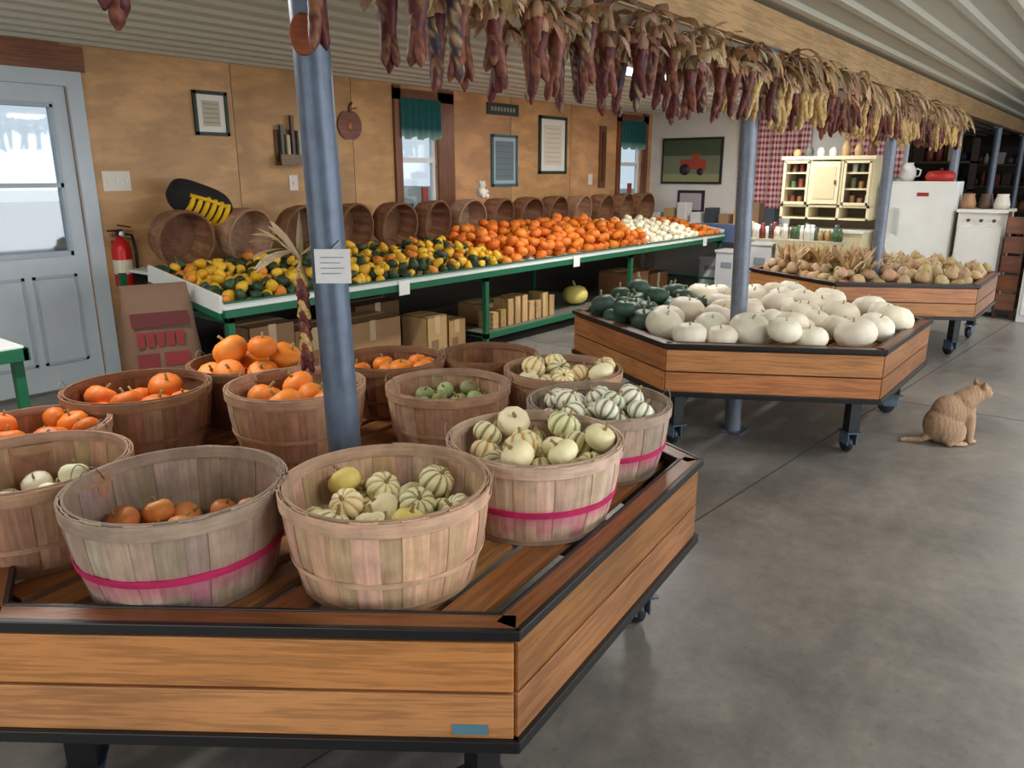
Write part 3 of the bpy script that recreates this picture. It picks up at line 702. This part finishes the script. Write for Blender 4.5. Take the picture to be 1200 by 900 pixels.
m=MB(); m.box(9.75,10.2,1.80,2.22,.05,1.42,(224,226,224)); m.box(9.75,10.1,1.55,1.80,.05,1.42,(224,226,224)); m.box(9.72,9.746,1.56,2.21,.1,1.40,(224,226,224)); m.box(9.69,9.72,2.12,2.15,.85,1.13,(180,184,186)); m.box(9.78,10.1,1.58,2.19,0,.05,(60,60,60)); m.box(9.715,9.72,1.82,1.94,1.26,1.30,(150,40,40))
m.obj('refrigerator',PAINT,bevel=.03)
m=MB(); m.add(lathe([(.0005,0),(.06,0),(.085,.06),(.08,.13),(.045,.18),(.05,.2),(.0005,.2)],18),T(9.92,2.1,1.421),(226,226,224)); m.add(tube([(9.92,2.02,1.56),(9.92,1.97,1.54),(9.92,1.98,1.48),(9.92,2.02,1.47)],.009,6),None,(226,226,224)); m.obj('white_pitcher',PAINT)
m=MB(); m.add(lathe([(.0005,0),(.1,0),(.12,.06),(.10,.13),(.0005,.15)],18),T(9.90,1.76,1.421)@S(1,1.3,.8),(170,36,34)); m.add(sphere(),T(9.90,1.76,1.55)@S(.018),(40,30,30)); m.obj('red_pot',PAINT)
m=MB(); m.box(9.7,10.3,1.05,1.5,.05,1.1,(218,218,212)); m.box(9.66,9.7,1.07,1.48,.1,.95,(224,224,220)); m.box(9.68,10.32,1.03,1.52,1.1,1.13,(228,228,224)); m.box(9.75,10.25,1.1,1.45,0,.05,(50,50,50)); 
for k in range(3): m.add(cyl(.018,0,.03,12),T(9.66,1.15+.12*k,1.02)@RY(-math.pi/2),(60,60,60))
m.obj('white_stove',PAINT,bevel=.01)
for k in range(3):
    m=MB(); rr=.07; m.add(lathe([(.0005,0),(rr,0),(rr*1.15,.05),(rr*.8,.14),(rr*.85,.16),(.0005,.16)],16),T(9.95+.08*(k%2),1.14+.16*k,1.131),[(200,196,186),(90,70,60),(160,120,90)][k]); m.obj('ceramic_crock',PAINT)
for (a,b,w,h) in((9.9,4.12,.30,.5),(9.9,3.68,.3,.62),(10.25,4.5,.32,.36)):
    m=MB(); m.box(-.15,.15,-w/2,w/2,0,h,(220,222,224)); m.box(-.165,.165,-w/2-.015,w/2+.015,h,h+.03,(230,230,230)); m.box(-.155,-.15,-w/4,w/4,h*.6,h*.75,(150,160,170)); m.obj('storage_bin',PAINT,M=T(a,b,.0),bevel=.01)
m=MB(); m.box(10.15,10.6,3.6,5.7,.80,.84,(220,222,224)); m.box(10.14,10.15,3.6,5.7,.6,.84,(90,110,150)); 
for a in(10.2,10.52):
    for b in(3.64,5.6): m.box(a,a+.04,b,b+.04,0,.8,(180,180,180))
m.obj('back_table',PAINT)
m=MB()
for k in range(9):
    h=U(.12,.3); m.box(10.2,10.4,3.7+.21*k,3.84+.21*k,.841,.841+h,random.choice([(226,226,222),(180,185,190),(60,70,80),(190,160,110),(150,120,90)]))
m.obj('packaged_goods',PAINT,bevel=.006)
m=MB(); 
for k in range(5): m.box(9.6,9.62,.84,1.02,.1+.2*k,.27+.2*k,jit((110,70,50),10)); m.box(9.62,10.1,.84,.86,.1+.2*k,.27+.2*k,(90,54,38))
for b in(.84,1.0): m.box(9.62,9.66,b,b+.03,0,1.12,(80,48,30))
m.obj('slatted_cabinet',WOOD)
m=MB(); m.box(9.5,10.1,.3,.8,.0,1.2,(222,224,222)); m.box(9.48,9.5,.33,.77,.08,1.15,(230,230,230)); m.box(9.46,9.48,.7,.73,.6,.75,(160,160,160)); m.obj('white_cupboard',PAINT,bevel=.008)
# husk bundles on crate 3
m=MB()
for i in range(75):
    x,y=7.85-.55+U(-.35,.45),1.87+U(-.15,.8)
    if not hexin(x-7.85,y-1.87,.95) or math.hypot(x-7.27,y-PY)<.1: continue
    for k in range(5): leaf(m,(x,y,.64+U(0,.06)),(U(-.6,.6),U(-.6,.6),1),U(.12,.24),.02,U(.2,1.2),jit((200,172,130),18),0)
m.obj('corn_husk_bundles',[HUSK])
for (sx,y0,y1) in((13.2,1.95,4.6),(17.5,.6,3.4)):
    m=MB(); m.box(sx,sx+.4,y0,y0+.04,0,2.0,(60,44,32)); m.box(sx,sx+.4,y1,y1+.04,0,2.0,(60,44,32)); m.box(sx+.38,sx+.4,y0,y1,0,2.0,(40,32,28))
    for z in(.3,.8,1.25,1.65): m.box(sx,sx+.4,y0,y1,z,z+.03,(84,62,42))
    for z in(.33,.83,1.28,1.68):
        y=y0+.1
        while y<y1-.15:
            w=U(.07,.16); 
            if R()<.5: m.box(sx+.05,sx+.3,y,y+w,z,z+U(.1,.32),random.choice([(110,46,40),(170,165,152),(60,60,70),(140,106,70),(70,86,70),(46,40,36),(70,50,40)]))
            else: m.add(lathe([(.0005,0),(.5,0),(.55,.6),(.3,.9),(.0005,1)],12),T(sx+.18,y+w/2,z)@S(w,w,U(.12,.30)),random.choice([(130,60,44),(176,172,164),(140,100,60),(66,66,72),(56,44,38)]))
            y+=w+U(.005,.03)
    m.obj('store_shelf',PAINT)
# ------------------------------------------------------------------ cat
def cat(M):
    par=bpy.data.objects.new('cat',None); sc.collection.objects.link(par); par.matrix_world=M
    m=MB()
    def ell(x,y,z,a,b,c,ry=0): m.add(sphere(20,13),T(x,y,z)@RY(ry)@S(a,b,c))
    def limb(pts,rs): 
        m.add(tube(pts,rs,12))
        for p_,r_ in zip(pts,rs): m.add(sphere(12,9),T(*p_)@S(r_))
    ell(-.07,0,.115,.105,.09,.110)
    ell(-.035,0,.18,.105,.082,.108,-.5)
    ell(.03,0,.205,.082,.068,.10,-.2)
    ell(.05,0,.15,.056,.054,.09)
    limb([(.04,0,.245),(.09,0,.28),(.13,0,.297)],[.070,.060,.048])
    ell(.142,0,.302,.053,.050,.048)
    ell(.182,0,.290,.028,.026,.022)
    ell(.156,.022,.287,.028,.023,.023); ell(.156,-.022,.287,.028,.023,.023)
    for s_ in(-1,1):
        m.add(lathe([(.0005,0),(.023,0),(.015,.022),(.002,.046)],12),T(.128,s_*.03,.332)@RX(-s_*.3)@RY(-.05)@S(.7,1,1))
        limb([(.055,s_*.038,.17),(.078,s_*.036,.10),(.088,s_*.032,.05),(.093,s_*.03,.016)],[.040,.028,.021,.018])
        ell(.108,s_*.03,.013,.027,.019,.013)
        ell(-.045,s_*.064,.085,.083,.038,.076,.3)
        limb([(-.005,s_*.07,.055),(-.06,s_*.075,.022),(.0,s_*.072,.016)],[.028,.02,.016])
        ell(.02,s_*.072,.013,.034,.018,.013)
    limb([(-.14,0,.05),(-.18,.01,.024),(-.22,.03,.017),(-.255,.045,.015),(-.28,.04,.014)],[.026,.019,.016,.015,.010])
    ob=m.obj('body',PLAIN,parent=par)
    rm=ob.modifiers.new('r','REMESH'); rm.mode='VOXEL'; rm.voxel_size=.0045; rm.use_smooth_shade=True
    sm=ob.modifiers.new('s','SMOOTH'); sm.factor=.5; sm.iterations=4
    mt=bpy.data.materials.new('cat_fur'); mt.use_nodes=True; nt=mt.node_tree;n=nt.nodes;l=nt.links;b=n['Principled BSDF']; b.inputs['Roughness'].default_value=.9; b.inputs['Specular IOR Level'].default_value=.2
    tc=n.new('ShaderNodeTexCoord'); wv=n.new('ShaderNodeTexWave'); wv.inputs['Scale'].default_value=14; wv.inputs['Distortion'].default_value=6; wv.inputs['Detail'].default_value=3; wv.inputs['Detail Scale'].default_value=2
    l.new(tc.outputs['Object'],wv.inputs['Vector']); r=n.new('ShaderNodeValToRGB'); r.color_ramp.elements[0].color=(*s2l((152,124,100)),1); r.color_ramp.elements[1].color=(*s2l((168,138,112)),1); r.color_ramp.elements[0].position=.1; r.color_ramp.elements[1].position=.8
    l.new(wv.outputs['Fac'],r.inputs[0])
    sp=n.new('ShaderNodeSeparateXYZ'); l.new(tc.outputs['Object'],sp.inputs[0])
    a1=n.new('ShaderNodeMath'); a1.operation='MULTIPLY'; a1.inputs[1].default_value=1.2; l.new(sp.outputs['X'],a1.inputs[0])
    a2=n.new('ShaderNodeMath'); a2.operation='SUBTRACT'; l.new(a1.outputs[0],a2.inputs[0]); l.new(sp.outputs['Z'],a2.inputs[1])
    mr=n.new('ShaderNodeMapRange'); mr.inputs['From Min'].default_value=-.13; mr.inputs['From Max'].default_value=-.03; l.new(a2.outputs[0],mr.inputs['Value'])
    mx=n.new('ShaderNodeMixRGB'); mx.inputs[2].default_value=(*s2l((186,156,126)),1); l.new(mr.outputs[0],mx.inputs[0]); l.new(r.outputs[0],mx.inputs[1])
    l.new(mx.outputs[0],b.inputs['Base Color'])
    no=n.new('ShaderNodeTexNoise'); no.inputs['Scale'].default_value=220; l.new(tc.outputs['Object'],no.inputs['Vector']); bp_=n.new('ShaderNodeBump'); bp_.inputs['Strength'].default_value=.5; bp_.inputs['Distance'].default_value=.004; l.new(no.outputs['Fac'],bp_.inputs['Height']); l.new(bp_.outputs[0],b.inputs['Normal'])
    ob.data.materials.clear(); ob.data.materials.append(mt)
    m=MB()
    for s_ in(-1,1):
        m.add(sphere(12,9),T(.180,s_*.024,.309)@S(.007),(150,160,60)); m.add(sphere(10,7),T(.1855,s_*.0255,.309)@S(.0035),(10,10,10))
    m.add(sphere(10,7),T(.209,0,.296)@S(.005),(170,100,92)); m.obj('face',METAL,parent=par)
cat(T(4.87,.62,0)@RZ(math.radians(38.4-90+6)))
# ------------------------------------------------------------------ lights
def area(name,loc,rot,sx,sy,en,col=(1,1,1)):
    L=bpy.data.lights.new(name,'AREA'); L.shape='RECTANGLE'; L.size=sx; L.size_y=sy; L.energy=en; L.color=col
    o=bpy.data.objects.new(name,L); sc.collection.objects.link(o); o.location=loc; o.rotation_euler=rot
area('front_fill_area',(5,-4.15,1.25),(math.radians(90),0,0),9,2.2,215,(.95,.98,1))  # added area lamp at an assumed front opening behind the camera
area('far_fill_area',(14,-4.1,1.2),(math.radians(90),0,0),4,2.2,36,(.95,.98,1))  # added area lamp lifting the far shelves, at an assumed unseen opening
area('left_fill_area',(-2.95,1.2,1.4),(0,math.radians(-90),0),2,4,70,(.93,.97,1))  # added fill lamp out of view; the left wall has no window
for (x,y,en) in((5.9,3.3,46),(8.6,3.3,46),(1.0,3.3,42),(1.5,-.9,32),(5,-.6,32),(9,0,32)):  # first two hang over the table; the rest are added fill, out of view
    m=MB(); m.box(x-.62,x+.62,y-.08,y+.08,CH-.06,CH-.022,(235,235,232)); 
    for s_ in(-.04,.04): m.add(cyl(.014,-.58,.58,12),T(x,y+s_,CH-.078)@RY(math.pi/2),(255,255,255),1)
    m.obj('fluorescent_and_fill_fixture',[PAINT,TUBE])
    area('fluorescent_and_fill_lamp',(x,y,CH-.10),(0,0,0),1.2,.14,en,(1,.97,.92))
w=bpy.data.worlds.new('World'); sc.world=w; w.use_nodes=True; bg=w.node_tree.nodes['Background']; bg.inputs[0].default_value=(.86,.93,1,1); bg.inputs[1].default_value=1.2
# ------------------------------------------------------------------ camera
cam=bpy.data.cameras.new('camera'); cam.sensor_width=36; cam.lens=27; co=bpy.data.objects.new('camera',cam); sc.collection.objects.link(co)
co.location=(0,0,1.5); co.rotation_euler=(math.radians(90-15.3),0,math.radians(38.4-90)); sc.camera=co
